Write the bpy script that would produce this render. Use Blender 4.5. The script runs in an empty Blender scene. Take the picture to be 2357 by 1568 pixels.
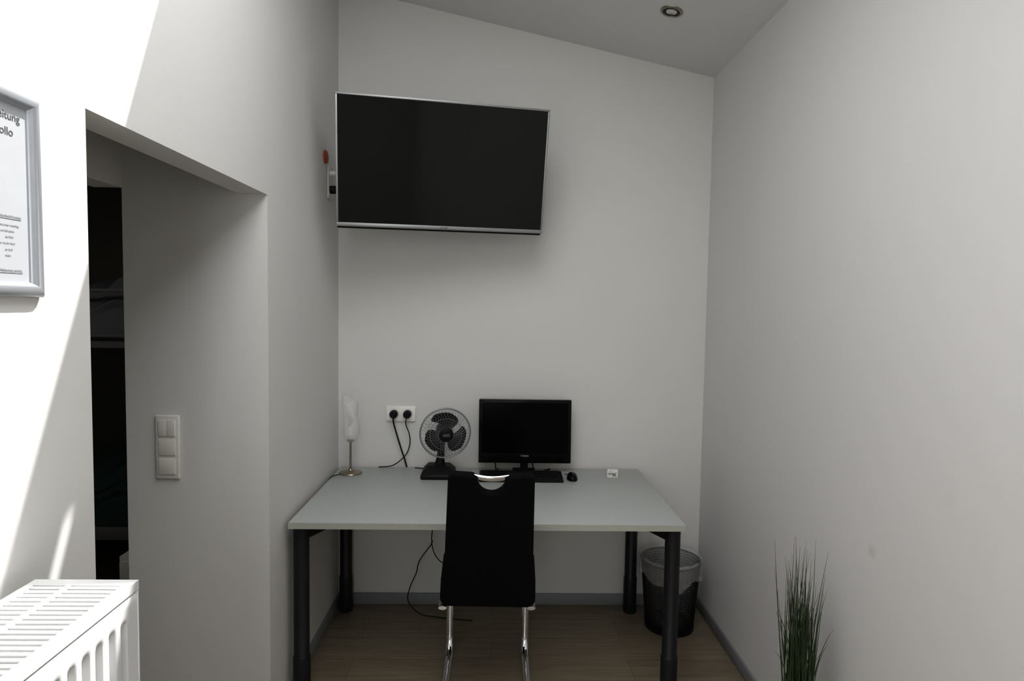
import bpy, bmesh, math, random
from mathutils import Vector, Matrix
random.seed(7)
sc = bpy.context.scene
sc.view_settings.view_transform = 'Standard'
try: sc.view_settings.look = 'Medium High Contrast'
except Exception as ex_: print('look', ex_)
COL = sc.collection
WL = {}

# ------------------------------------------------------------ materials
def mat(name, col, rough=0.5, metal=0.0, var=0.04, scale=20, bump=0.0, bscale=200, spec=0.5, alpha=1.0, trans=0.0, coat=0.0):
    m = bpy.data.materials.new(name); m.use_nodes = True
    nt = m.node_tree; b = nt.nodes['Principled BSDF']
    tc = nt.nodes.new('ShaderNodeNewGeometry')
    n = nt.nodes.new('ShaderNodeTexNoise'); n.inputs['Scale'].default_value = scale
    nt.links.new(tc.outputs['Position'], n.inputs['Vector'])
    mx = nt.nodes.new('ShaderNodeMix'); mx.data_type = 'RGBA'
    mx.inputs[6].default_value = [c*(1-var) for c in col]+[1]
    mx.inputs[7].default_value = [min(1, c*(1+var)) for c in col]+[1]
    nt.links.new(n.outputs['Fac'], mx.inputs[0]); nt.links.new(mx.outputs[2], b.inputs['Base Color'])
    b.inputs['Roughness'].default_value = rough; b.inputs['Metallic'].default_value = metal
    b.inputs['Specular IOR Level'].default_value = spec
    b.inputs['Alpha'].default_value = alpha
    b.inputs['Transmission Weight'].default_value = trans
    b.inputs['Coat Weight'].default_value = coat
    if bump > 0:
        n2 = nt.nodes.new('ShaderNodeTexNoise'); n2.inputs['Scale'].default_value = bscale
        n2.inputs['Detail'].default_value = 4
        nt.links.new(tc.outputs['Position'], n2.inputs['Vector'])
        bp = nt.nodes.new('ShaderNodeBump'); bp.inputs['Strength'].default_value = bump; bp.inputs['Distance'].default_value = 0.002
        nt.links.new(n2.outputs['Fac'], bp.inputs['Height']); nt.links.new(bp.outputs['Normal'], b.inputs['Normal'])
    return m

def wall_mat(name, col, stains=()):
    m = mat(name, col, 0.85, var=0.015, scale=2.5, bump=0.08, bscale=220, spec=0.2)
    nt = m.node_tree; b = nt.nodes['Principled BSDF']
    src = b.inputs['Base Color'].links[0].from_socket
    geo = [n for n in nt.nodes if n.type == 'NEW_GEOMETRY'][0]
    for (p, r, k) in stains:
        d = nt.nodes.new('ShaderNodeVectorMath'); d.operation = 'DISTANCE'
        nz = nt.nodes.new('ShaderNodeTexNoise'); nz.inputs['Scale'].default_value = 45
        nt.links.new(geo.outputs['Position'], nz.inputs['Vector'])
        nt.links.new(geo.outputs['Position'], d.inputs[0]); d.inputs[1].default_value = p
        mr = nt.nodes.new('ShaderNodeMapRange'); mr.inputs[1].default_value = r*0.3; mr.inputs[2].default_value = r
        mr.inputs[3].default_value = k; mr.inputs[4].default_value = 0
        nt.links.new(d.outputs['Value'], mr.inputs[0])
        mu = nt.nodes.new('ShaderNodeMath'); mu.operation = 'MULTIPLY'
        nt.links.new(mr.outputs[0], mu.inputs[0]); nt.links.new(nz.outputs['Fac'], mu.inputs[1])
        mx = nt.nodes.new('ShaderNodeMix'); mx.data_type = 'RGBA'
        nt.links.new(mu.outputs[0], mx.inputs[0]); nt.links.new(src, mx.inputs[6]); mx.inputs[7].default_value = (0.45, 0.41, 0.36, 1)
        src = mx.outputs[2]
    nt.links.new(src, b.inputs['Base Color'])
    return m

def floor_mat():
    m = bpy.data.materials.new('oak_laminate'); m.use_nodes = True
    nt = m.node_tree; b = nt.nodes['Principled BSDF']
    geo = nt.nodes.new('ShaderNodeNewGeometry')
    br = nt.nodes.new('ShaderNodeTexBrick')
    br.inputs['Color1'].default_value = (0.265, 0.225, 0.165, 1); br.inputs['Color2'].default_value = (0.230, 0.193, 0.140, 1)
    br.inputs['Mortar'].default_value = (0.13, 0.105, 0.075, 1)
    br.inputs['Scale'].default_value = 1; br.inputs['Brick Width'].default_value = 1.28; br.inputs['Row Height'].default_value = 0.19
    br.inputs['Mortar Size'].default_value = 0.0012; br.inputs['Bias'].default_value = 0
    nt.links.new(geo.outputs['Position'], br.inputs['Vector'])
    mp = nt.nodes.new('ShaderNodeMapping'); mp.inputs['Scale'].default_value = (2.2, 28, 1)
    nt.links.new(geo.outputs['Position'], mp.inputs['Vector'])
    nz = nt.nodes.new('ShaderNodeTexNoise'); nz.inputs['Scale'].default_value = 1.5; nz.inputs['Detail'].default_value = 6; nz.inputs['Distortion'].default_value = 0.6
    nt.links.new(mp.outputs[0], nz.inputs['Vector'])
    cr = nt.nodes.new('ShaderNodeValToRGB'); cr.color_ramp.elements[0].position = 0.3; cr.color_ramp.elements[1].position = 0.7
    cr.color_ramp.elements[0].color = (0.78, 0.75, 0.70, 1); cr.color_ramp.elements[1].color = (1.1, 1.08, 1.05, 1)
    nt.links.new(nz.outputs['Fac'], cr.inputs[0])
    mx = nt.nodes.new('ShaderNodeMix'); mx.data_type = 'RGBA'; mx.blend_type = 'MULTIPLY'; mx.inputs[0].default_value = 1
    nt.links.new(br.outputs['Color'], mx.inputs[6]); nt.links.new(cr.outputs[0], mx.inputs[7])
    nt.links.new(mx.outputs[2], b.inputs['Base Color']); b.inputs['Roughness'].default_value = 0.42
    return m

M = dict(
 wall=wall_mat('white_wall_paint', (0.725, 0.715, 0.69)),
 wallr=wall_mat('white_wall_paint_marked', (0.69, 0.68, 0.675), [((1.141, 1.521, 1.188), 0.026, 0.16), ((1.141, 1.83, 0.933), 0.028, 0.5)]),
 ceil=wall_mat('ceiling_paint', (0.69, 0.69, 0.69)),
 bed=wall_mat('darkened_room_paint', (0.24, 0.23, 0.19)),  # dimness of the side room put into its wall and ceiling colour
 floor=floor_mat(),
 base=mat('grey_baseboard', (0.26, 0.27, 0.28), 0.5),
 desk=mat('grey_laminate', (0.47, 0.490, 0.475), 0.40, var=0.02, scale=60),
 edge=mat('desk_edge_band', (0.42, 0.42, 0.37), 0.5),
 black=mat('black_plastic', (0.008, 0.008, 0.008), 0.5, spec=0.25),
 gblack=mat('gloss_black', (0.005, 0.005, 0.006), 0.18, spec=0.2),
 screen=mat('monitor_glass', (0.003, 0.003, 0.004), 0.16, spec=0.06, var=0),
 tvs=mat('tv_glass', (0.010, 0.011, 0.009), 0.04, spec=0.24, var=0),
 leg=mat('anthracite_metal', (0.018, 0.018, 0.020), 0.45, metal=0.2, spec=0.4),
 chair=mat('black_fabric', (0.006, 0.0062, 0.0065), 0.8, bump=0.4, bscale=500, spec=0.10),
 chrome=mat('chrome', (0.85, 0.85, 0.87), 0.07, metal=1),
 steel=mat('brushed_steel', (0.34, 0.30, 0.24), 0.3, metal=1),
 silver=mat('silver_bezel', (0.34, 0.35, 0.35), 0.35, metal=0.7),
 alu=mat('aluminium_frame', (0.50, 0.52, 0.55), 0.35, metal=0.6),
 paper=mat('paper', (0.43, 0.44, 0.46), 0.7),
 ink=mat('ink', (0.09, 0.09, 0.10), 0.7),
 inkg=mat('faint_ink', (0.25, 0.25, 0.26), 0.7),
 white=mat('white_plastic', (0.80, 0.785, 0.74), 0.35),
 plate=mat('socket_white', (0.90, 0.88, 0.82), 0.3),
 switch=mat('switch_plastic', (0.76, 0.74, 0.69), 0.35),
 enamel=mat('white_enamel', (0.74, 0.74, 0.74), 0.3),
 fin=mat('radiator_fins', (0.30, 0.30, 0.305), 0.6),  # fins coloured dark so the grille gaps read as shaded
 glass=mat('frosted_glass', (0.80, 0.80, 0.79), 0.4, alpha=0.36),
 cage=mat('grey_wire', (0.30, 0.30, 0.31), 0.35, metal=0.6),
 bag=mat('thin_plastic_film', (0.70, 0.70, 0.70), 0.25, alpha=0.28),
 grass=mat('grass_green', (0.036, 0.058, 0.022), 0.5, var=0.6, scale=60),
 orange=mat('orange_plastic', (0.35, 0.06, 0.015), 0.5),
 green=mat('dark_green_fabric', (0.02, 0.045, 0.033), 0.9),
 dark=mat('dark_fabric', (0.16, 0.16, 0.165), 0.9, bump=1, bscale=30),
 wood=mat('bed_wood', (0.16, 0.16, 0.15), 0.6),
 lens=mat('lamp_lens', (0.6, 0.6, 0.6), 0.15, metal=0.5),
 soil=mat('soil', (0.05, 0.035, 0.025), 0.9),
 key=mat('key_plastic', (0.014, 0.014, 0.016), 0.4, spec=0.3),
 lett=mat('pale_lettering', (0.30, 0.30, 0.30), 0.5),
)

# ------------------------------------------------------------ geometry builder
class G:
    def __init__(s, T=None): s.v = []; s.f = []; s.T = T
    def add(s, vs, fs):
        o = len(s.v)
        for p in vs:
            p = Vector(p)
            if s.T is not None: p = s.T @ p
            s.v.append(p)
        s.f += [tuple(i+o for i in f) for f in fs]; return s
    def box(s, x0, x1, y0, y1, z0, z1):
        return s.add([(x0,y0,z0),(x1,y0,z0),(x1,y1,z0),(x0,y1,z0),(x0,y0,z1),(x1,y0,z1),(x1,y1,z1),(x0,y1,z1)],
                     [(0,3,2,1),(4,5,6,7),(0,1,5,4),(1,2,6,5),(2,3,7,6),(3,0,4,7)])
    def rev(s, prof, c=(0,0,0), n=32, axis='z', cap=True):
        c = Vector(c); vs = []; fs = []
        for (r, h) in prof:
            for i in range(n):
                a = 2*math.pi*i/n
                if axis == 'z': p = Vector((r*math.cos(a), r*math.sin(a), h))
                elif axis == 'y': p = Vector((r*math.cos(a), h, r*math.sin(a)))
                else: p = Vector((h, r*math.cos(a), r*math.sin(a)))
                vs.append(c+p)
        for j in range(len(prof)-1):
            for i in range(n):
                k = (i+1) % n
                fs.append((j*n+i, j*n+k, (j+1)*n+k, (j+1)*n+i))
        if cap:
            fs.append(tuple(range(n))[::-1]); fs.append(tuple((len(prof)-1)*n+i for i in range(n)))
        return s.add(vs, fs)
    def tube(s, pts, r, n=8, closed=False, flat=None, fk=3.0):
        pts = [Vector(p) for p in pts]; N = len(pts)
        rs = r if isinstance(r, (list, tuple)) else [r]*N
        vs = []; fs = []; up = None
        for i in range(N):
            if closed: t = pts[(i+1) % N]-pts[i-1]
            else: t = pts[min(i+1, N-1)]-pts[max(i-1, 0)]
            t.normalize()
            if up is None:
                up = Vector((0,0,1)) if abs(t.z) < 0.9 else Vector((1,0,0))
                if flat is not None: up = Vector(flat)
            up = (up - t*up.dot(t)).normalized(); sd = t.cross(up)
            for k in range(n):
                a = 2*math.pi*k/n
                if flat is not None:
                    vs.append(pts[i] + up*rs[i]*fk*math.cos(a) + sd*rs[i]*math.sin(a))
                else:
                    vs.append(pts[i] + (up*math.cos(a)+sd*math.sin(a))*rs[i])
        M_ = N if closed else N-1
        for j in range(M_):
            q = (j+1) % N
            for k in range(n):
                l = (k+1) % n
                fs.append((j*n+k, j*n+l, q*n+l, q*n+k))
        if not closed:
            fs.append(tuple(range(n))[::-1]); fs.append(tuple((N-1)*n+k for k in range(n)))
        return s.add(vs, fs)
    def grid(s, fn, nu, nv, skip=None):
        vs = [fn(i/nu, j/nv) for j in range(nv+1) for i in range(nu+1)]
        fs = [(j*(nu+1)+i, j*(nu+1)+i+1, (j+1)*(nu+1)+i+1, (j+1)*(nu+1)+i) for j in range(nv) for i in range(nu) if skip is None or not skip((i+.5)/nu, (j+.5)/nv)]
        return s.add(vs, fs)
    def obj(s, name, m, parent=None, bevel=0, seg=2, smooth=True, label=None, cat=None, kind=None, recalc=True, solid=0, group=None):
        xs = [p.x for p in s.v]; ys = [p.y for p in s.v]; zs = [p.z for p in s.v]
        if parent is None: o = Vector(((min(xs)+max(xs))/2, (min(ys)+max(ys))/2, min(zs)))
        else: o = Vector(((min(xs)+max(xs))/2, (min(ys)+max(ys))/2, (min(zs)+max(zs))/2))
        bm = bmesh.new()
        vv = [bm.verts.new(p-o) for p in s.v]
        for f in s.f:
            try: bm.faces.new([vv[i] for i in f])
            except ValueError: pass
        bmesh.ops.delete(bm, geom=[v for v in bm.verts if not v.link_faces], context='VERTS')
        if recalc: bmesh.ops.recalc_face_normals(bm, faces=bm.faces)
        if bevel > 0:
            es = [e for e in bm.edges if len(e.link_faces) == 2 and e.calc_face_angle(0) > 0.6]
            bmesh.ops.bevel(bm, geom=es, offset=bevel, segments=seg, affect='EDGES', profile=0.5)
        me = bpy.data.meshes.new(name); bm.to_mesh(me); bm.free()
        if smooth:
            for p in me.polygons: p.use_smooth = True
            me.set_sharp_from_angle(angle=math.radians(40))
        me.materials.append(m)
        ob = bpy.data.objects.new(name, me); COL.objects.link(ob)
        place(ob, o, parent)
        if solid:
            md = ob.modifiers.new('thickness', 'SOLIDIFY'); md.thickness = solid; md.offset = 0
        tag(ob, label, cat, kind, group)
        return ob

def place(ob, o, parent):
    o = Vector(o)
    if parent is not None:
        ob.parent = parent; ob.location = o - WL[parent]
    else: ob.location = o
    WL[ob] = o
def tag(ob, label=None, cat=None, kind=None, group=None):
    if label: ob['label'] = label
    if cat: ob['category'] = cat
    if kind: ob['kind'] = kind
    if group: ob['group'] = group
def thing(name, loc, label, cat, group=None):
    e = bpy.data.objects.new(name, None); e.empty_display_size = 0.05; COL.objects.link(e)
    place(e, loc, None); tag(e, label, cat, None, group); return e
def S(): return 'structure'

def text_part(name, body, size, T, m, parent, align='CENTER', thick=0.0003, bold=0.0):
    cu = bpy.data.curves.new('tmp', 'FONT'); cu.body = body; cu.size = size; cu.align_x = align; cu.extrude = thick; cu.offset = bold
    to = bpy.data.objects.new('tmp', cu); COL.objects.link(to)
    bpy.context.view_layer.update()
    me = bpy.data.meshes.new_from_object(to.evaluated_get(bpy.context.evaluated_depsgraph_get()))
    bpy.data.objects.remove(to)
    g = G(T); g.add([v.co.copy() for v in me.vertices], [tuple(p.vertices) for p in me.polygons])
    return g.obj(name, m, parent, smooth=False, recalc=False)

def plate2d(loops, ext, bev, T):
    cu = bpy.data.curves.new('tmp', 'CURVE'); cu.dimensions = '2D'; cu.fill_mode = 'BOTH'
    cu.extrude = ext; cu.bevel_depth = bev; cu.bevel_resolution = 3
    for lp in loops:
        sp = cu.splines.new('POLY'); sp.points.add(len(lp)-1)
        for i, p in enumerate(lp): sp.points[i].co = (p[0], p[1], 0, 1)
        sp.use_cyclic_u = True
    to = bpy.data.objects.new('tmp', cu); COL.objects.link(to)
    bpy.context.view_layer.update()
    me = bpy.data.meshes.new_from_object(to.evaluated_get(bpy.context.evaluated_depsgraph_get()))
    bpy.data.objects.remove(to)
    g = G(T); g.add([v.co.copy() for v in me.vertices], [tuple(p.vertices) for p in me.polygons]); return g

def cat(pts, k=8):
    P = [Vector(p) for p in pts]; P = [P[0]*2-P[1]]+P+[P[-1]*2-P[-2]]; out = []
    for i in range(1, len(P)-2):
        for j in range(k):
            t = j/k; a, b, c, d = P[i-1], P[i], P[i+1], P[i+2]
            out.append(0.5*((2*b)+(c-a)*t+(2*a-5*b+4*c-d)*t*t+(3*b-a-3*c+d)*t**3))
    out.append(P[-2]); return out

# ------------------------------------------------------------ room
XL, XR, YB, YF = -0.845, 1.141, 3.40, -2.4
DY0, DY1, DZ = 1.333, 2.358, 2.045
def zc(x): return 2.878-0.211*(x-1.141)
G().box(-3.7, 1.25, -2.5, 4.7, -0.08, 0).obj('floor', M['floor'], kind=S(), smooth=False, label='light oak laminate floor')
def sheared(g, x0, x1, y0, y1, z0=None, top=0.05):
    a = (z0, z0) if z0 is not None else (zc(x0), zc(x1))
    b0, b1 = zc(x0)+top, zc(x1)+top
    g.add([(x0,y0,a[0]),(x1,y0,a[1]),(x1,y1,a[1]),(x0,y1,a[0]),(x0,y0,b0),(x1,y0,b1),(x1,y1,b1),(x0,y1,b0)],
          [(0,3,2,1),(4,5,6,7),(0,1,5,4),(1,2,6,5),(2,3,7,6),(3,0,4,7)])
g = G(); sheared(g, XL, XR, YB, YB+0.1, 0); g.obj('wall_back', M['wall'], kind=S(), smooth=False, label='plain white painted wall behind the desk')
G().box(XR, XR+0.1, YF-0.1, YB+0.1, 0, zc(XR)+0.05).obj('wall_right', M['wallr'], kind=S(), smooth=False, label='plain white painted wall with faint scuffs')
g = G()
g.box(XL-0.1, XL, YF-0.1, DY0, 0, zc(XL)+0.05)
g.box(XL-0.1, XL, DY0, DY1, DZ, zc(XL)+0.05)
g.box(-1.371, XL, DY1, 4.6, 0, zc(XL)+0.05)
g.obj('wall_left', M['wall'], kind=S(), smooth=False, label='white wall with a doorless opening')
SKX0, SKX1, SKY0, SKY1 = -0.62, 0.42, -0.3, 2.075
SLX0, SLX1, SLY0, SLY1 = -0.081, 0.10, 2.16, 2.206  # slit added in the unseen ceiling to throw a narrow sun streak
g = G()
sheared(g, XL, SKX0, YF, YB); sheared(g, SKX1, XR, YF, YB); sheared(g, SKX0, SKX1, YF, SKY0)
sheared(g, SKX0, SKX1, SLY1, YB); sheared(g, SKX0, SKX1, SKY1, SLY0); sheared(g, SKX0, SLX0, SLY0, SLY1); sheared(g, SLX1, SKX1, SLY0, SLY1)
g.obj('ceiling', M['ceil'], kind=S(), smooth=False, label='sloping white ceiling')
g = G(); w = 0.03
sheared(g, SKX0, SKX0+w, SKY0, SKY1); sheared(g, SKX1-w, SKX1, SKY0, SKY1); sheared(g, SKX0+w, SKX1-w, SKY0, SKY0+w); sheared(g, SKX0+w, SKX1-w, SKY1-w, SKY1)
g.obj('window_1', M['enamel'], kind=S(), smooth=False, label='roof window frame')
WX0, WX1, WZ0, WZ1 = -0.80, 0.22, 0.9, 2.80
g = G()
g.box(XL, WX0, YF-0.1, YF, 0, 2.85); g.box(WX1, XR, YF-0.1, YF, 0, 2.85); g.box(WX0, WX1, YF-0.1, YF, 0, WZ0); g.box(WX0, WX1, YF-0.1, YF, WZ1, 2.85)
sheared(g, XL, XR, YF-0.1, YF, 2.85)
g.obj('wall_front', M['wall'], kind=S(), smooth=False)
g = G()
for a in (WX0, (WX0+WX1)/2-.03, WX1-.06): g.box(a, a+.06, YF-0.07, YF-0.02, WZ0, WZ1)
g.box(WX0, WX1, YF-0.07, YF-0.02, WZ0, WZ0+.06); g.box(WX0, WX1, YF-0.07, YF-0.02, WZ1-.06, WZ1)
g.obj('fill_window', M['enamel'], kind=S(), smooth=False)  # unseen window, added for soft fill from behind the camera
# passage and side room
g = G(); g.box(-3.7, XL-0.1, DY0-0.1, DY0, 0, 2.45)
g.box(-1.471, -1.371, DY0, 1.5, 0, 2.45); g.box(-1.471, -1.371, 1.5, DY1, 2.06, 2.45)
g.obj('wall_passage', M['wall'], kind=S(), smooth=False, label='white passage wall with a second opening')
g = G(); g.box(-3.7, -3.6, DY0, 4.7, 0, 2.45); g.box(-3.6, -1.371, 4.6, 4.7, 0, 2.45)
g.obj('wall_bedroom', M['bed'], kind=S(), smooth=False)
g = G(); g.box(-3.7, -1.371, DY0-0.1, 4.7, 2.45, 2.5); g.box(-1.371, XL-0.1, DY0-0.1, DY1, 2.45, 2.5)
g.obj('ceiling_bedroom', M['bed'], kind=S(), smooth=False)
# baseboards
BH, BT = 0.062, 0.012
G().box(XL, XR, YB-BT, YB, 0, BH).obj('baseboard_back', M['base'], kind=S(), bevel=0.002, label='grey baseboard')
G().box(XR-BT, XR, YF, YB-BT, 0, BH).obj('baseboard_right', M['base'], kind=S(), bevel=0.002, label='grey baseboard')
G().box(XL, XL+BT, DY1, YB-BT, 0, BH).obj('baseboard_left', M['base'], kind=S(), bevel=0.002, label='grey baseboard')

# ------------------------------------------------------------ desk
DX0, DX1, DYF, DYB, DT = -0.822, 0.786, 2.50, 3.37, 0.77
desk = thing('desk', ((DX0+DX1)/2, (DYF+DYB)/2, 0), 'large grey laminate desk with anthracite round metal legs', 'desk')
G().box(DX0+.002, DX1-.002, DYF+.002, DYB, DT-0.027, DT).obj('desktop', M['desk'], desk, bevel=0.0015, label='pale grey laminate desktop')
g = G(); g.box(DX0, DX1, DYF, DYF+.002, DT-0.0265, DT-.0015); g.box(DX1-.002, DX1, DYF+.002, DYB, DT-0.0265, DT-.0015); g.box(DX0, DX0+.002, DYF+.002, DYB, DT-0.0265, DT-.0015)
g.obj('edge_band', M['edge'], desk, smooth=False, label='beige grey edge band')
LX0, LX1, LY0, LY1 = -0.785, 0.748, 2.552, 3.32
for lx in (LX0, LX1):
    for ly in (LY0, LY1):
        G().rev([(0.0340,0),(0.035,0.004),(0.035,0.19),(0.033,0.196),(0.0315,0.198),(0.0315,DT-0.027)], (lx,ly,0), 32).obj('leg', M['leg'], desk, label='round anthracite leg with thicker foot sleeve')
g = G()
for lx in (LX0, LX1): g.box(lx-0.014, lx+0.014, LY0+.03, LY1-.03, DT-0.065, DT-0.027)
g.box(LX0+.03, LX1-.03, 2.93, 2.97, DT-0.067, DT-0.027)
g.obj('under_frame', M['leg'], desk, bevel=0.002)
for lx, sx in ((LX0, 1), (LX1, -1)):
    for ly, sy in ((LY0, 1), (LY1, -1)):
        a = Vector((lx+sx*0.02, ly+sy*0.02, DT-0.05)); b = Vector((lx+sx*0.19, ly+sy*0.17, DT-0.035))
        g = G(); d = (b-a).normalized(); n = Vector((-d.y, d.x, 0)).normalized()*0.013
        zt = DT-0.027
        g.add([a-n+Vector((0,0,-.035)), a+n+Vector((0,0,-.035)), b+n, b-n, (a-n).to_2d().to_3d()+Vector((0,0,zt)), (a+n).to_2d().to_3d()+Vector((0,0,zt)), (b+n).to_2d().to_3d()+Vector((0,0,zt)), (b-n).to_2d().to_3d()+Vector((0,0,zt))],
              [(0,3,2,1),(4,5,6,7),(0,1,5,4),(1,2,6,5),(2,3,7,6),(3,0,4,7)])
        g.obj('corner_bracket', M['black'], desk, bevel=0.001)
G().box(-0.23, -0.12, 2.60, 2.68, DT-0.05, DT-0.027).obj('cable_box', M['black'], desk, bevel=0.003)

# ------------------------------------------------------------ chair
CX = -0.012
chair = thing('cantilever_chair', (CX, 2.62, 0), 'black fabric cantilever chair with chrome frame, pushed to the desk', 'chair')
b0 = Vector((CX-.006, 2.425, 0.473)); b1 = Vector((CX+.004, 2.30, 1.034))
ez = (b1-b0).normalized(); ex = Vector((1,0,0)); ex = (ex-ez*ex.dot(ez)).normalized(); ey = ex.cross(ez)
TB = Matrix(((ex.x, ez.x, ey.x, b0.x), (ex.y, ez.y, ey.y, b0.y), (ex.z, ez.z, ey.z, b0.z), (0,0,0,1)))
H = (b1-b0).length
def arc(cx, cy, r, a0, a1, n=8): return [(cx+r*math.cos(math.radians(a0+(a1-a0)*i/n)), cy+r*math.sin(math.radians(a0+(a1-a0)*i/n))) for i in range(n+1)]
bv = 0.010
hw = 0.161-bv
top = H-bv
out = [(-0.155, 0.06), (0.155, 0.06), (0.170-bv, 0.22)] + arc(hw-0.012, top-0.012, 0.012, 0, 90, 6)
out += [(0.075, top-0.003), (0.060, top-0.010)] + arc(0, top-0.014, 0.052+bv, 0, -180, 20)[1:-1] + [(-0.060, top-0.010), (-0.075, top-0.003)]
out += arc(-hw+0.012, top-0.012, 0.012, 90, 180, 6) + [(-0.170+bv, 0.22)]
plate2d([out], 0.009, bv, TB).obj('backrest', M['chair'], chair)
low = arc(-0.152, 0.035, 0.025, 180, 270, 8) + arc(0.152, 0.035, 0.025, 270, 360, 8) + [(0.174, 0.12), (0.165, 0.215)] + [(0.158, 0.228), (-0.158, 0.228)] + [(-0.165, 0.215), (-0.174, 0.12)]
g = plate2d([low], 0.010, 0.0098, TB); g.obj('backrest_cover', M['chair'], chair, label='slightly wider lower backrest upholstery')
g = G(TB); g.tube(cat([(-0.066, top-0.0080, 0.0), (-0.03, top-0.012, 0.004), (0, top-0.013, 0.006), (0.03, top-0.012, 0.004), (0.066, top-0.0080, 0.0)], 5), 0.0050, 14, flat=(0, 1, 0), fk=2.3)
g.obj('handle', M['chrome'], chair, label='flat curved chrome grab handle')
G().box(CX-0.19, CX+0.18, 2.44, 2.87, 0.450, 0.515).obj('seat', M['chair'], chair, bevel=0.025, seg=4)
for sx in (-1, 1):
    x = CX+sx*0.178-0.008
    pts = [(x, 2.46, 0.44), (x, 2.62, 0.437), (x, 2.80, 0.432), (x, 2.875, 0.415), (x, 2.905, 0.36), (x, 2.905, 0.25), (x, 2.905, 0.14), (x, 2.90, 0.07), (x, 2.87, 0.025), (x, 2.82, 0.0095), (x, 2.70, 0.0085), (x, 2.5, 0.0085), (x, 2.33, 0.0085)]
    G().tube(cat(pts, 8), 0.008, 12, flat=(1, 0, 0), fk=2.1).obj('frame_leg', M['chrome'], chair, label='flat chrome cantilever runner')
G().box(CX-0.18, CX+0.165, 2.33, 2.36, 0.0005, 0.0135).obj('cross_bar', M['chrome'], chair, bevel=0.003)

# ------------------------------------------------------------ television
TL = Vector((-.716, 2.795, 2.562)); TR = Vector((.234, 2.996, 2.574)); BL = Vector((-.727, 2.909, 2.004)); BR = Vector((.222, 3.11, 2.0))
c = (TL+TR+BL+BR)/4
ex = (TR-TL+BR-BL).normalized(); ez = (TL-BL+TR-BR); ez = (ez-ex*ez.dot(ex)).normalized(); ey = ez.cross(ex)
TT = Matrix(((ex.x, ey.x, ez.x, c.x), (ex.y, ey.y, ez.y, c.y), (ex.z, ey.z, ez.z, c.z), (0,0,0,1)))
W, Hh = 0.485, 0.287
tv = thing('television', c, 'flat television with thin silver bezel on a wall arm', 'television')
g = G(TT); bz = 0.009; bb = 0.018
g.box(-W, W, -0.004, 0.014, Hh-bz, Hh); g.box(-W, W, -0.004, 0.014, -Hh, -Hh+bb)
g.box(-W, -W+bz, -0.004, 0.014, -Hh+bb, Hh-bz); g.box(W-bz, W, -0.004, 0.014, -Hh+bb, Hh-bz)
g.obj('bezel', M['silver'], tv, bevel=0.002, label='thin silver bezel')
G(TT).box(-W+bz, W-bz, 0.0, 0.012, -Hh+bb, Hh-bz).obj('screen', M['tvs'], tv, smooth=False, label='dark glossy screen, switched off')
g = G(TT); g.box(-W+.003, W-.003, 0.014, 0.034, -Hh-0.010, Hh-.003); g.box(-0.36, 0.36, 0.034, 0.058, -Hh+0.002, 0.10)
g.obj('back_housing', M['black'], tv, bevel=0.004)
TXT = lambda T, y: T @ Matrix(((1,0,0,0),(0,0,-1,y),(0,1,0,0),(0,0,0,1)))
text_part('brand_lettering', 'LG', 0.013, TXT(TT, -0.0045) @ Matrix.Translation((0.012, -Hh+0.005, 0)), M['ink'], tv, bold=0.0003)
g = G(TT); g.tube([(-0.006+0.0048*math.cos(a*math.pi/8), -0.0045, -Hh+0.0095+0.0048*math.sin(a*math.pi/8)) for a in range(16)], 0.0008, 6, closed=True)
g.obj('brand_emblem', M['ink'], tv)
cb = TT @ Vector((0, 0.066, 0.0))
G().tube([cb, (-0.02, 3.20, 2.27), (-0.30, 3.33, 2.27), (-0.30, 3.38, 2.27)], 0.014, 10).obj('wall_arm', M['black'], tv, bevel=0.001)
G().box(-0.36, -0.24, 3.375, 3.40, 2.14, 2.40).obj('wall_plate', M['black'], tv, bevel=0.001)
G(TT).box(-0.11, 0.11, 0.058, 0.068, -0.11, 0.11).obj('mounting_plate', M['black'], tv, bevel=0.001)

# antenna box and socket beside television
e = thing('wall_socket', (XL, 3.16, 2.355), 'white wall socket with orange cover and plug beside the television', 'wall socket')
G().rev([(0.032, 0.0005), (0.032, 0.008), (0.026, 0.012)], (XL, 3.135, 2.36), 24, axis='x').obj('cover', M['orange'], e, label='round orange cover')
G().box(XL+.0005, XL+0.007, 3.175, 3.255, 2.17, 2.33).obj('socket_plate', M['wall'], e, bevel=0.003)
g = G(); g.rev([(0.02, 0.007), (0.02, 0.035), (0.012, 0.05)], (XL, 3.21, 2.215), 16, axis='x'); g.obj('plug', M['black'], e)
g = G(); g.rev([(0.012, 0.007), (0.012, 0.03), (0.008, 0.045)], (XL, 3.21, 2.295), 16, axis='x'); g.obj('plug', M['white'], e, label='white aerial plug')
G().tube(cat([(XL+.05, 3.21, 2.215), (XL+.085, 3.19, 2.20), (XL+0.12, 3.17, 2.23), (XL+0.3, 3.15, 2.26)], 6), 0.0035, 8).obj('cable', M['black'], e)
G().tube(cat([(XL+.045, 3.21, 2.295), (XL+.08, 3.20, 2.31), (XL+0.12, 3.17, 2.34), (XL+0.3, 3.15, 2.30)], 6), 0.003, 8).obj('cable', M['white'], e)

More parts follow.
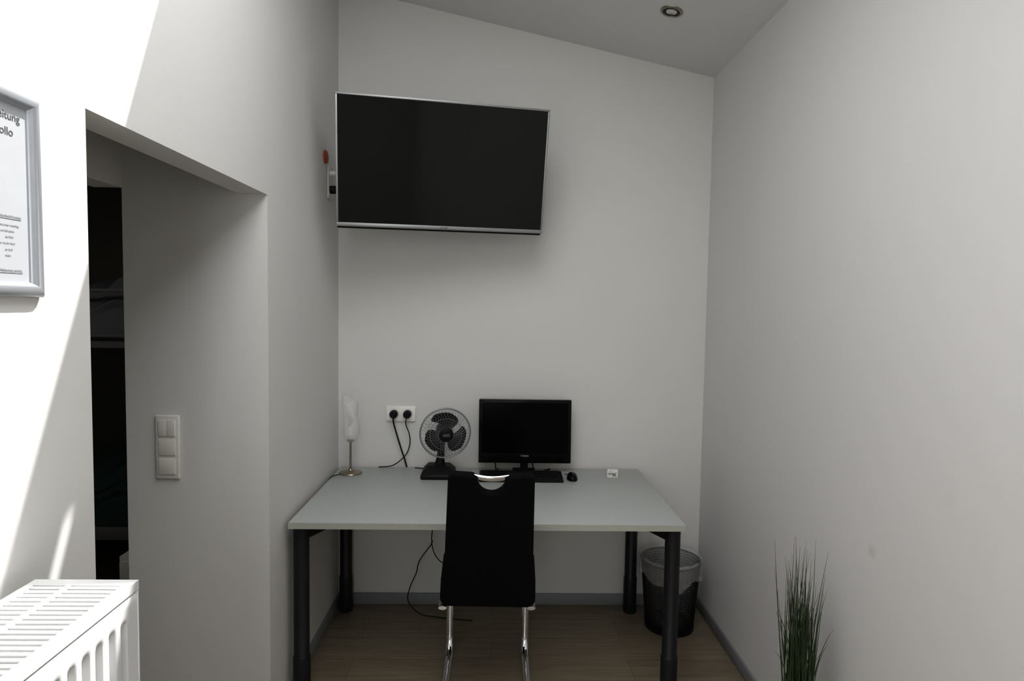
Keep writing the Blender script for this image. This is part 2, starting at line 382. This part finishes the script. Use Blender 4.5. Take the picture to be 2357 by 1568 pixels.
# ------------------------------------------------------------ monitor
mon = thing('monitor', (0.161, 3.30, DT), 'black widescreen desktop monitor standing on the desk', 'monitor')
MX0, MX1, MZ0, MZ1, MY = -0.083, 0.405, 0.822, 1.157, 3.275
tl = Matrix.Translation((0, MY, MZ0)) @ Matrix.Rotation(math.radians(-3), 4, 'X')
G(tl).box(MX0, MX1, 0, 0.035, 0, MZ1-MZ0).obj('housing', M['gblack'], mon, bevel=0.004)
G(tl).box(MX0+.018, MX1-.018, -0.0012, 0.002, 0.052, MZ1-MZ0-.016).obj('screen', M['screen'], mon, smooth=False, label='black screen, switched off')
text_part('brand_lettering', 'lenovo', 0.015, tl @ Matrix(((1,0,0,0.161),(0,0,-1,-0.0008),(0,1,0,0.035),(0,0,0,1))), M['lett'], mon, bold=0.0004)
G().tube([(0.161-0.14, 3.345, DT+.004), (0.161-0.15, 3.25, DT+.004), (0.161-0.155, 3.262, DT+.06)], 0.004, 8).obj('stand_foot', M['black'], mon)
G().tube([(0.161+0.14, 3.345, DT+.004), (0.161+0.05, 3.25, DT+.004), (0.161+0.04, 3.29, DT+.06)], 0.004, 8).obj('stand_foot', M['black'], mon)
g = G(); g.box(0.10, 0.22, 3.25, 3.36, DT, DT+0.006); g.box(0.14, 0.18, 3.30, 3.34, DT+.004, DT+0.12)
g.obj('stand', M['black'], mon)

# keyboard
kb = thing('keyboard', (0.13, 3.165, DT), 'black full-size keyboard lying in front of the monitor', 'keyboard')
KX0, KX1, KY0, KY1 = -0.075, 0.35, 3.095, 3.235
def kz(y): return DT+0.012+(y-KY0)/(KY1-KY0)*0.012
G().add([(KX0,KY0,DT),(KX1,KY0,DT),(KX1,KY1,DT),(KX0,KY1,DT),(KX0,KY0,kz(KY0)),(KX1,KY0,kz(KY0)),(KX1,KY1,kz(KY1)),(KX0,KY1,kz(KY1))],
        [(0,3,2,1),(4,5,6,7),(0,1,5,4),(1,2,6,5),(2,3,7,6),(3,0,4,7)]).obj('keyboard_body', M['black'], kb, bevel=0.003)
g = G()
for r in range(6):
    y = KY0+0.012+r*0.0205
    x = KX0+0.012
    while x < KX1-0.022:
        wd = 0.0165
        if r == 0 and KX0+0.08 < x < KX0+0.1: wd = 0.11
        if abs(x-(KX0+0.285)) > 0.006 and abs(x-(KX0+0.345)) > 0.005:
            g.box(x, x+wd, y, y+0.0165, kz(y)-0.001, kz(y)+0.006)
        x += wd+0.0025
g.obj('keys', M['key'], kb, bevel=0.0, smooth=False, label='black keys')

# mouse
ms = thing('computer_mouse', (0.40, 3.17, DT), 'small black wired mouse beside the keyboard', 'mouse')
g = G()
def mf(u, v):
    a = u*2*math.pi; ph = v*math.pi/2
    return (0.40+0.028*math.cos(a)*math.cos(ph)**0.7, 3.165+0.05*math.sin(a)*math.cos(ph)**0.7, DT+0.0005+0.034*math.sin(ph))
g.grid(mf, 28, 10); g.obj('mouse_body', M['gblack'], ms, recalc=True)
G().tube(cat([(0.40, 3.214, DT+.012), (0.402, 3.235, DT+.004), (0.39, 3.245, DT+.003), (0.37, 3.25, DT+.003)], 6), 0.002, 6).obj('cable', M['black'], ms)

# no smoking sign
sg = thing('no_smoking_sign', (0.613, 3.20, DT), 'small white table sign with a crossed-out cigarette', 'sign')
G().box(0.585, 0.641, 3.195, 3.199+.008, DT, DT+0.044).obj('sign_card', M['white'], sg, bevel=0.001)
g = G(); y = 3.1945
g.box(0.590, 0.614, y, y+.0006, DT+0.018, DT+0.022)
g.tube([(0.592, y, DT+.024), (0.596, y, DT+.028), (0.592, y, DT+.033)], 0.0008, 5)
g.tube([(0.600, y, DT+.024), (0.606, y, DT+.03), (0.600, y, DT+.038), (0.606, y, DT+.04)], 0.0008, 5)
g.tube([(0.612, y, DT+.008), (0.632, y, DT+.026)], 0.0018, 6); g.tube([(0.632, y, DT+.008), (0.612, y, DT+.026)], 0.0018, 6)
g.obj('smoking_symbol', M['ink'], sg)

# ------------------------------------------------------------ table lamp
LP = (-0.743, 3.24)
lamp = thing('table_lamp', (LP[0], LP[1], DT), 'small table lamp with flame-shaped frosted glass shade and steel stem', 'lamp')
G().rev([(0.057,0.0),(0.059,0.003),(0.055,0.008),(0.03,0.013),(0.012,0.016),(0.008,0.024)], (LP[0],LP[1],DT), 40).obj('lamp_base', M['steel'], lamp)
G().rev([(0.0055,0.02),(0.0055,0.165),(0.016,0.168),(0.016,0.176),(0.010,0.18)], (LP[0],LP[1],DT), 20).obj('pole', M['steel'], lamp)
G().rev([(0.010,0.178),(0.012,0.20),(0.011,0.225),(0.006,0.24)], (LP[0],LP[1],DT), 20).obj('bulb', M['white'], lamp)
def lf(u, v):
    a = 2*math.pi*u
    r = 0.041-0.005*math.sin(math.pi*min(1, max(0, (v-0.35)/0.45)))
    if v < 0.16: r *= 0.35+0.65*math.sqrt(v/0.16)
    tp = 0.90+0.10*math.cos(a-math.radians(200))
    h = 0.166+0.250*v*(1-(1-tp)*v)
    return (LP[0]+r*math.cos(a)+0.004*math.sin(v*6), LP[1]+r*math.sin(a), DT+h)
def lskip(u, v):
    a = math.degrees(2*math.pi*u)
    if 0.34 < v < 0.78:
        t = (v-0.34)/0.44
        cen = 262+18*math.sin(t*5.5)
        if abs(a-cen) < 27*math.sin(math.pi*t)**0.8: return True
    if v > 0.86:
        t = (v-0.86)/0.14
        if abs(a-262-20*t) < 4+18*t: return True
    return False
g = G(); g.grid(lf, 140, 90, lskip); g.obj('lamp_shade', M['glass'], lamp, recalc=False, label='flame-shaped frosted glass shade with a leaf opening')
G().tube(cat([(LP[0]-.05, LP[1], DT+.005), (-0.79, 3.21, DT+.004), (-0.815, 3.175, DT+.003), (-0.828, 3.155, DT-.004), (-0.832, 3.15, DT-.03)], 6), 0.0022, 6).obj('cable', M['black'], lamp)

# ------------------------------------------------------------ fan
FB = (-0.285, 3.19)
fan = thing('desk_fan', (FB[0], FB[1], DT), 'small desk fan with grey wire cage and black blades', 'fan')
FC = Vector((-0.246, 3.13, 1.008)); yaw = math.radians(12)
TF = Matrix.Translation(FC) @ Matrix.Rotation(yaw, 4, 'Z') @ Matrix.Rotation(math.radians(4), 4, 'X')
R = 0.125
g = G()
g.add([(FB[0]-.085,FB[1]-.065,DT),(FB[0]+.085,FB[1]-.065,DT),(FB[0]+.085,FB[1]+.085,DT),(FB[0]-.085,FB[1]+.085,DT),
       (FB[0]-.085,FB[1]-.065,DT+.022),(FB[0]+.085,FB[1]-.065,DT+.022),(FB[0]+.085,FB[1]+.085,DT+.03),(FB[0]-.085,FB[1]+.085,DT+.03),
       (FB[0]-.055,FB[1]-.01,DT+.06),(FB[0]+.055,FB[1]-.01,DT+.06),(FB[0]+.055,FB[1]+.065,DT+.06),(FB[0]-.055,FB[1]+.065,DT+.06)],
      [(0,3,2,1),(0,1,5,4),(1,2,6,5),(2,3,7,6),(3,0,4,7),(4,5,9,8),(5,6,10,9),(6,7,11,10),(7,4,8,11),(8,9,10,11)])
g.obj('fan_base', M['black'], fan, bevel=0.008, seg=3)
g = G(); g.tube([(FB[0]+.005, FB[1]+.03, DT+.05), (FB[0]+.008, FB[1]+.03, DT+.09), (FB[0]+.012, FB[1]+.03, 0.93), (FB[0]+.02, FB[1]+.02, 0.985)], [0.030, 0.02, 0.018, 0.02], 16)
g.obj('neck', M['black'], fan)
G().tube([(FB[0]-.05, FB[1]-.068, DT+.016), (FB[0]+.05, FB[1]-.068, DT+.016)], 0.004, 8).obj('control_buttons', M['black'], fan)
G(TF).rev([(0.02,0.095),(0.038,0.085),(0.042,0.06),(0.04,0.02),(0.03,0.005)], (0,0,0), 28, axis='y').obj('motor_housing', M['black'], fan)
g = G(TF)
nw = 40
def cagez(r, front): 
    t = r/R
    return (-0.034*(1-t**3) if front else 0.034*(1-t**3))
for front in (True, False):
    for sgn in ((1, -1)):
        for i in range(nw):
            a0 = 2*math.pi*i/nw; pts = []
            for j in range(9):
                r = 0.034+(R-0.034)*j/8; a = a0+sgn*0.55*(j/8)
                pts.append((r*math.cos(a), cagez(r, front), r*math.sin(a)))
            g.tube(pts, 0.00055, 4)
    for r in ((0.034, 0.08) if front else (0.045, 0.085)):
        g.tube([(r*math.cos(a*math.pi/24), cagez(r, front), r*math.sin(a*math.pi/24)) for a in range(48)], 0.0010, 6, closed=True)
g.obj('cage', M['cage'], fan, label='grey diamond wire cage')
g = G(TF); g.tube([((R+.001)*math.cos(a*math.pi/32), 0, (R+.001)*math.sin(a*math.pi/32)) for a in range(64)], 0.0042, 10, closed=True)
g.obj('cage_ring', M['cage'], fan)
G(TF).rev([(0.036,-0.031),(0.036,-0.036),(0.030,-0.041),(0.01,-0.043)], (0,0,0), 36, axis='y').obj('cage_badge', M['black'], fan)
text_part('brand_lettering', 'AEG', 0.018, TF @ Matrix(((1,0,0,0),(0,0,-1,-0.0435),(0,1,0,-0.006),(0,0,0,1))), M['lett'], fan)
G(TF).rev([(0.022,-0.022),(0.028,-0.018),(0.028,0.006)], (0,0,0), 24, axis='y').obj('rotor_hub', M['black'], fan)
for k in range(3):
    g = G(TF); base = math.radians(70+120*k)
    def bf(u, v, base=base):
        r = 0.024+0.083*v
        half = math.radians(24+22*math.sin(min(1, v*1.15)*math.pi*0.62))
        if v > 0.8: half *= math.sqrt(max(0.02, 1-((v-0.8)/0.2)**2*0.75))
        a = base+(u*2-1)*half+0.5*v
        return (r*math.cos(a), -0.002+0.014*(u*2-1), r*math.sin(a))
    g.grid(bf, 10, 12); g.obj('blade', M['black'], fan, recalc=False, solid=0.002, label='broad black blade')
G().tube(cat([(FB[0]-.02, FB[1]+.08, DT+.01), (FB[0]-.06, FB[1]+.13, DT+.004), (FB[0]-.14, FB[1]+.16, DT+.003)], 6), 0.0025, 6).obj('cable', M['black'], fan)

# ------------------------------------------------------------ socket on back wall
so = thing('double_wall_socket', (-0.507, YB, 1.058), 'white double wall socket with two black plugs', 'wall socket')
G().box(-0.586, -0.428, YB-0.014, YB-.0005, 1.017, 1.099).obj('socket_plate', M['plate'], so, bevel=0.003)
for x in (-0.543, -0.470):
    G().rev([(0.028,0),(0.028,0.0015),(0.024,0.002)], (x, YB-0.0165, 1.058), 28, axis='y').obj('socket_insert', M['white'], so)
    G().rev([(0.012,-0.045),(0.018,-0.04),(0.0215,-0.025),(0.0215,0.0)], (x, YB-0.0165, 1.058), 24, axis='y').obj('plug', M['black'], so)
G().tube(cat([(-0.543, YB-.052, 1.055), (-0.540, YB-.055, 1.02), (-0.53, YB-.04, 0.97), (-0.505, YB-.03, 0.88), (-0.478, YB-.02, 0.79), (-0.474, YB-.015, 0.74), (-0.474, YB-.015, 0.5)], 6), 0.0042, 8).obj('cable', M['black'], so)
G().tube(cat([(-0.470, YB-.052, 1.055), (-0.474, YB-.056, 1.01), (-0.458, YB-.04, 0.955), (-0.455, YB-.03, 0.90), (-0.475, YB-.025, 0.84), (-0.52, YB-.03, 0.795), (-0.56, YB-.04, 0.777), (-0.62, YB-.045, DT+.0035)], 6), 0.0028, 8).obj('cable', M['black'], so)

# cables under desk
cb_ = thing('power_cable', (-0.34, 3.2, 0), 'thin black power cable hanging in a loop below the desk', 'cable')
G().tube(cat([(-0.27, 3.0, DT-.03), (-0.29, 3.05, 0.62), (-0.317, 3.2, 0.45), (-0.322, 3.25, 0.396), (-0.385, 3.25, 0.303), (-0.40, 3.25, 0.24), (-0.43, 3.25, 0.17), (-0.445, 3.25, 0.10), (-0.42, 3.25, 0.05), (-0.37, 3.25, 0.012), (-0.30, 3.24, 0.006), (-0.22, 3.22, 0.006), (-0.1, 3.2, 0.006)], 6), 0.0028, 8).obj('cable', M['black'], cb_)
G().tube(cat([(-0.322, 3.245, 0.43), (-0.318, 3.25, 0.38), (-0.30, 3.25, 0.33), (-0.26, 3.25, 0.29), (-0.2, 3.25, 0.27), (-0.1, 3.2, 0.4), (-0.1, 3.1, DT-.03)], 6), 0.0026, 8).obj('cable', M['black'], cb_)

# ------------------------------------------------------------ waste bin
BX, BY, BZ = 0.922, 3.17, 0.355
bin_ = thing('waste_bin', (BX, BY, 0), 'black wire mesh waste bin with a clear plastic liner', 'waste bin')
r0, r1 = 0.122, 0.150
g = G()
for sgn in (1, -1):
    for i in range(130):
        a0 = 2*math.pi*i/130
        g.tube([(BX+(r0+(r1-r0)*t)*math.cos(a0+sgn*0.55*t), BY+(r0+(r1-r0)*t)*math.sin(a0+sgn*0.55*t), 0.02+(BZ-0.02)*t) for t in [j/6 for j in range(7)]], 0.0011, 4)
g.obj('mesh_wall', M['black'], bin_, smooth=False)
g = G(); g.tube([(BX+r1*math.cos(a*math.pi/32), BY+r1*math.sin(a*math.pi/32), BZ) for a in range(64)], 0.005, 8, closed=True); g.obj('rim', M['black'], bin_)
G().rev([(r0-.004,0.0),(r0+.002,0.0),(r0+.003,0.024),(r0-.001,0.024),(r0-.002,0.006),(0.002,0.006)], (BX,BY,0), 48).obj('bin_base', M['black'], bin_)
g = G()
def bag(u, v):
    a = u*2*math.pi
    wob = 0.006*math.sin(9*a+3*v)+0.004*math.sin(17*a+1.3)+0.003*math.sin(31*a-9*v)
    if v < 0.45:
        t = v/0.45; z = 0.03+(BZ-0.02)*t; r = (r0-0.02)+(r1-r0+.008)*t+wob*(1-t)*0.8
    elif v < 0.58:
        t = (v-0.45)/0.13; an = t*math.pi; r = r1-0.0+0.010*(-math.cos(an)); z = BZ+0.010+0.010*math.sin(an)+0.002*math.sin(13*a); r += .001
    else:
        t = (v-0.58)/0.42; drop = 0.095+0.022*math.sin(3*a+0.6)+0.012*math.sin(7*a)
        z = BZ+0.010-drop*t; r = r1+0.0105-0.008*t*0.9+abs(wob)*1.1*t
    return (BX+r*math.cos(a), BY+r*math.sin(a), z)
g.grid(bag, 120, 30); g.obj('bin_liner', M['bag'], bin_, recalc=False, label='translucent crumpled plastic liner')

# ------------------------------------------------------------ grass plant
PX, PY = 1.0, 1.95
pl = thing('potted_grass', (PX, PY, 0), 'tall green ornamental grass in a pot by the wall', 'plant')
G().rev([(0.07,0),(0.095,0.19),(0.10,0.2),(0.092,0.2),(0.088,0.17),(0.002,0.17)], (PX,PY,0), 36).obj('pot', M['white'], pl)
G().rev([(0.088,0.165),(0.088,0.178)], (PX,PY,0), 36).obj('soil', M['soil'], pl)
g = G()
for i in range(160):
    a = random.uniform(0, 2*math.pi); rb = 0.044*math.sqrt(random.random())
    h = random.choice([random.uniform(0.38, 0.60), random.uniform(0.52, 0.70)])
    if i < 12: h = random.uniform(0.68, 0.755)
    sp = random.gauss(0, 0.018) ; sp = max(-0.044, min(0.046, sp)); sq = random.gauss(0, 0.02)
    droop = random.random()**8*0.05
    wd = random.uniform(0.0018, 0.0031); sgn = 1 if sp > 0 else -1
    bx = PX+rb*math.cos(a); by = PY+rb*math.sin(a); pts = []
    ph = random.uniform(0, 3); tw = random.uniform(0, 3.14)
    for j in range(11):
        t = j/10
        x = bx+sp*(0.5*t+0.5*t**1.8)+sgn*droop*t**4+0.004*math.sin(ph+5*t); y = by+sq*t**1.4
        z = 0.175+h*t-abs(droop)*1.4*t**5
        pts.append((x, y, z))
    g.tube(pts, [wd*0.5*(1-0.88*(j/10)**2.8) for j in range(11)], 6, flat=(math.cos(tw), math.sin(tw), 0), fk=1.9)
for (dx, dz, dr) in ((0.105, 0.50, 0.05), (-0.075, 0.54, 0.02), (-0.055, 0.69, 0.0), (0.07, 0.60, 0.02), (0.07, 0.71, 0), (-0.045, 0.66, 0)):
    pts = []
    for j in range(13):
        t = j/12; pts.append((PX+0.02*(1 if dx > 0 else -1)+dx*0.8*t**2.2, PY, 0.175+dz*t-dr*t**6))
    g.tube(pts, [0.0022*(1-0.9*(j/12)**2.5) for j in range(13)], 5)
g.obj('grass_blades', M['grass'], pl, label='slender dark green blades')

# ------------------------------------------------------------ ceiling spotlight
SX, SY = 0.754, 2.839; th = math.atan(0.211)
TS = Matrix.Translation((SX, SY, zc(SX))) @ Matrix.Rotation(th, 4, 'Y')
sp = thing('ceiling_spotlight', (SX, SY, zc(SX)), 'round recessed ceiling spotlight with brushed metal ring', 'ceiling light')
G(TS).rev([(0.050,-0.0005),(0.049,-0.004),(0.044,-0.007),(0.038,-0.006),(0.036,-0.002)], (0,0,0), 40, cap=False).obj('outer_ring', M['steel'], sp, recalc=True)
G(TS).rev([(0.036,-0.001),(0.035,-0.006),(0.030,-0.007),(0.027,-0.002)], (0,0,0), 40, cap=False).obj('inner_ring', M['leg'], sp)
G(TS).rev([(0.027,-0.001),(0.024,-0.005),(0.008,-0.007),(0.005,-0.009)], (0,0,0), 32).obj('lamp_lens', M['lens'], sp)

# ------------------------------------------------------------ light switch
sw = thing('light_switch', (-1.2156, DY1, 1.107), 'white triple light switch on the passage wall', 'light switch')
SWX0, SWX1, SWZ0, SWZ1 = -1.2596, -1.1716, 0.987, 1.227
G().box(SWX0, SWX1, DY1-0.012, DY1-.0005, SWZ0, SWZ1).obj('switch_frame', M['switch'], sw, bevel=0.005, seg=3)
for k in range(3):
    zc_ = 1.107+(k-1)*0.072
    if k == 2:
        for (xa, xb) in ((-1.2456, -1.2157), (-1.2155, -1.1856)):
            G().box(xa, xb, DY1-0.017, DY1-.0115, zc_-0.030, zc_+0.030).obj('rocker', M['switch'], sw, bevel=0.0006)
    else:
        G().box(-1.2456, -1.1856, DY1-0.017, DY1-.0115, zc_-0.030, zc_+0.030).obj('rocker', M['switch'], sw, bevel=0.002)

# ------------------------------------------------------------ picture frame
pf = thing('poster_frame', (XL, 1.068, 1.66), 'silver snap frame holding a printed instruction sheet', 'picture frame')
FY0, FY1, FZ0, FZ1 = 0.93, 1.190, 1.658, 2.016
rw = 0.026; g = G()
prof = [(0.0, 0.001), (0.0, 0.007), (0.004, 0.012), (0.011, 0.0155), (0.018, 0.0145), (0.023, 0.009), (rw, 0.005), (rw, 0.001)]
cs = [(FY0, FZ0, 1, 1), (FY1, FZ0, -1, 1), (FY1, FZ1, -1, -1), (FY0, FZ1, 1, -1)]
n = len(prof)
vs = [(XL+h, y+sy*d, z+sz*d) for (y, z, sy, sz) in cs for (d, h) in prof]
fs = [(k*n+i, k*n+(i+1) % n, ((k+1) % 4)*n+(i+1) % n, ((k+1) % 4)*n+i) for k in range(4) for i in range(n)]
g.add(vs, fs).obj('frame', M['alu'], pf, label='rounded silver frame')
G().box(XL+.001, XL+.004, FY0+rw-.002, FY1-rw+.002, FZ0+rw-.002, FZ1-rw+.002).obj('sheet', M['paper'], pf, smooth=False, label='white printed sheet')
def PT(y, z): return Matrix(((0,0,1,XL+.0045),(1,0,0,y),(0,1,0,z),(0,0,0,1)))
for (t, s_, y, z) in (('Anleitung', 0.0200, 1.147, 1.962), ('Rollo', 0.0200, 1.131, 1.935), ('Sicherheitshinweise:', 0.0065, 1.144, 1.795),
                      ('bitte immer vorsichtig,', 0.005, 1.138, 1.780), ('nicht am Seil ziehen,', 0.005, 1.128, 1.770), ('das Rollo', 0.005, 1.125, 1.760), ('nur mit der Hand', 0.005, 1.128, 1.749), ('am Griff', 0.005, 1.122, 1.738), ('halten', 0.005, 1.118, 1.728),
                      ('in die Halterung zurück.', 0.0070, 1.144, 1.702)):
    text_part('printed_text', t, s_, PT(y, z), M['ink'] if s_ > .01 else M['inkg'], pf, align='RIGHT', thick=0.0001)
for (ya, zz) in ((1.08, 1.7925), (1.05, 1.6995)):
    G().box(XL+.004, XL+.0046, ya, 1.144, zz, zz+.0006).obj('underline', M['inkg'], pf, smooth=False)

# ------------------------------------------------------------ radiator
RX0, RX1, RY0, RY1, RZ0, RZ1 = -0.813, -0.632, 0.22, 1.115, 0.26, 1.157
ra = thing('radiator', ((RX0+RX1)/2, (RY0+RY1)/2, 0), 'white panel radiator with slotted top grille on the wall', 'radiator')
def panel(u, v, xs=RX1, sg=1):
    y = RY0+(RY1-0.004-RY0)*u
    zz = RZ0+0.004+(RZ1-RZ0-0.022)*v
    d = min(zz-RZ0, (RZ1-0.018)-zz)
    e = max(0, min(1, (d-0.035)/0.018)); e = e*e*(3-2*e)
    ph = ((y-RY0-0.03)/0.0335) % 1.0; w_ = max(0, min(1, (abs(ph-0.5)-0.16)/0.12))
    inn = 1 if RY0+0.03 < y < RY1-0.035 else 0
    return (xs-sg*(0.002+0.009*e*(1-w_)*inn), y, zz)
zs_ = [0, 0.02, 0.035, 0.045, 0.055, 0.07, 0.3, 0.7, 0.93, 0.945, 0.95, 0.955, 0.96, 0.965, 0.98, 1.0]
nu = 300
g = G(); vs = [panel(i/nu, z) for z in zs_ for i in range(nu+1)]
fs = [(j*(nu+1)+i, j*(nu+1)+i+1, (j+1)*(nu+1)+i+1, (j+1)*(nu+1)+i) for j in range(len(zs_)-1) for i in range(nu)]
g.add(vs, fs); g.obj('front_panel', M['enamel'], ra, recalc=False, solid=0.0015, label='ribbed front panel')
G().box(RX0, RX0+0.012, RY0, RY1-.004, RZ0, RZ1-0.02).obj('rear_panel', M['enamel'], ra, bevel=0.002)
g = G()
for yy in [RY0+0.02+0.0125*i for i in range(69)]: g.box(RX0+0.02, RX1-0.02, yy, yy+0.001, RZ0+.05, RZ1-0.035)
g.box(RX0+0.09, RX0+0.092, RY0+.02, RY1-.02, RZ0+.05, RZ1-.035)
g.obj('convector_fins', M['fin'], ra, smooth=False)
for (ya, yb) in ((RY0, RY0+0.003), (RY1-0.004, RY1)):
    G().box(RX0, RX1, ya, yb, RZ0+.01, RZ1-.002).obj('side_cover', M['enamel'], ra, bevel=0.001)
g = G()
g.box(RX1-0.016, RX1+.0005, RY0, RY1, RZ1-0.016, RZ1); g.box(RX0, RX0+0.014, RY0, RY1, RZ1-0.016, RZ1)
g.box(RX0+0.014, RX1-0.016, RY1-0.022, RY1, RZ1-0.012, RZ1); g.box(RX0+0.014, RX1-0.016, RY0, RY0+0.028, RZ1-0.012, RZ1)
g.box(RX0+0.068, RX0+0.078, RY0+.028, RY1-.022, RZ1-0.005, RZ1-.001)
yy = RY0+0.034
while yy < RY1-0.030:
    g.box(RX0+0.014, RX1-0.016, yy, yy+0.0082, RZ1-0.0055, RZ1-.002); yy += 0.0148
g.obj('top_grille', M['enamel'], ra, smooth=False, label='slotted top grille')
for yy in (RY0+0.12, RY1-0.12): G().box(XL+.0003, RX0+.002, yy, yy+0.04, RZ0+0.05, RZ1-0.15).obj('wall_bracket', M['enamel'], ra)
for yy in (RY0+.05, RY0+.10): G().tube([(RX0+0.08, yy, 0), (RX0+0.08, yy, RZ0+0.03)], 0.009, 12).obj('supply_pipe', M['enamel'], ra)
G().box(RX0+.02, RX1-.02, RY0+.02, RY0+.15, RZ0+.02, RZ0+.06).obj('valve_block', M['enamel'], ra)

# ------------------------------------------------------------ side room: bunk bed etc.
bb = thing('bunk_bed', (-2.4, 3.95, 0), 'wooden bunk bed with dark bedding in the dim side room', 'bed')
BX0, BX1, BY0, BY1 = -3.4, -1.55, 3.5, 4.4
for x in (BX0, BX1-.06):
    for y in (BY0, BY1-.06): G().box(x, x+.06, y, y+.06, 0, 1.9).obj('post', M['wood'], bb, bevel=0.004)
for z in (0.30, 1.44, 1.69):
    g = G(); g.box(BX0+.06, BX1-.06, BY0+.015, BY0+.04, z, z+(0.07 if z < 1 else 0.018)); g.obj('side_rail', M['wood'], bb, bevel=0.003)
G().box(BX0+.06, BX1-.06, BY0+.045, BY1-.065, 1.38, 1.42).obj('bed_base', M['wood'], bb)
G().box(BX0+.06, BX1-.06, BY0+.045, BY1-.065, 0.32, 0.36).obj('bed_base', M['wood'], bb)
def duvet(x0, x1, y0, y1, z0, h, m, lab):
    e_ = thing('duvet', ((x0+x1)/2, (y0+y1)/2, z0), lab, 'bedding')
    def df(u, v):
        ed = min(u, 1-u, v*0.5, (1-v)*0.5)*20; ed = min(1, ed)
        x = x0+(x1-x0)*u; y = y0+(y1-y0)*v
        return (x, y+0.02*math.sin(30*ed+6*x)*(1-ed), z0+0.004+h*math.sqrt(ed)*(0.75+0.14*math.sin(9*x+4*y)+0.1*math.sin(23*x-7*y)))
    G().grid(df, 60, 80).obj('duvet_cover', m, e_, recalc=False)
    G().box(x0+.01, x1-.01, y0+.01, y1-.01, z0, z0+0.003).obj('sheet_underside', m, e_)
duvet(BX0+.07, BX1-.07, BY0+.06, BY1-.07, 1.42, 0.36, M['dark'], 'dark rumpled duvet on the upper bunk')
duvet(BX0+.07, BX1-.07, BY0+.06, BY1-.07, 0.36, 0.34, M['green'], 'dark green blanket on the lower bunk')
ns = thing('bedside_cabinet', (-1.66, 3.2, 0), 'small white bedside cabinet next to the bunk bed', 'cabinet')
G().box(-1.82, -1.50, 3.05, 3.40, 0, 0.40).obj('cabinet_body', M['white'], ns, bevel=0.004)
G().box(-1.81, -1.51, 3.032, 3.0495, 0.21, 0.38).obj('drawer', M['white'], ns, bevel=0.003)
G().box(-1.81, -1.51, 3.032, 3.0495, 0.03, 0.20).obj('drawer', M['white'], ns, bevel=0.003)

# ------------------------------------------------------------ light
w = bpy.data.worlds.new('sky'); sc.world = w; w.use_nodes = True
bg = w.node_tree.nodes['Background']; bg.inputs[0].default_value = (0.965, 0.98, 1.0, 1); bg.inputs[1].default_value = 4.1
sd = bpy.data.lights.new('sun', 'SUN'); sd.energy = 8.5; sd.angle = 0.009; sd.color = (1, 0.98, 0.95)
so_ = bpy.data.objects.new('sun', sd); COL.objects.link(so_)
so_.rotation_euler = Vector((-0.4, -0.48, -1.0)).to_track_quat('-Z', 'Y').to_euler(); so_.location = (2, 4, 6)
def area(name, loc, rot, sx, sy, portal=False, e=0):
    d = bpy.data.lights.new(name, 'AREA'); d.shape = 'RECTANGLE'; d.size = sx; d.size_y = sy; d.cycles.is_portal = portal; d.energy = e
    o = bpy.data.objects.new(name, d); COL.objects.link(o); o.location = loc; o.rotation_euler = rot
cxk = (SKX0+SKX1)/2
area('sky_portal', (cxk, (SKY0+SKY1)/2, zc(cxk)+0.02), (0, th, 0), (SKX1-SKX0)/math.cos(th), SKY1-SKY0, True)
area('fill_window_portal', ((WX0+WX1)/2, YF-0.05, (WZ0+WZ1)/2), (math.radians(90), 0, 0), WX1-WX0, WZ1-WZ0, True)  # portal for the added rear fill window
area('bedroom_fill', (-2.6, 2.4, 2.40), (0, 0, 0), 0.4, 0.4, False, 3.2)  # invisible-source fill added to lift the dark side room

# ------------------------------------------------------------ camera
f = 1450.0
Yc = Vector((-36, 85, -f)).normalized()
Xc = Vector((1, -0.016, 0)); Xc = (Xc - Yc*Xc.dot(Yc)).normalized()
Zc = Xc.cross(Yc)
Rm = Matrix((Xc, Yc, Zc))
cd = bpy.data.cameras.new('camera'); cd.sensor_width = 36; cd.lens = f/2357*36; cd.clip_start = 0.02
co = bpy.data.objects.new('camera', cd); COL.objects.link(co)
co.matrix_world = Matrix.Translation((0, 0, 1.66)) @ Rm.to_4x4()
sc.camera = co
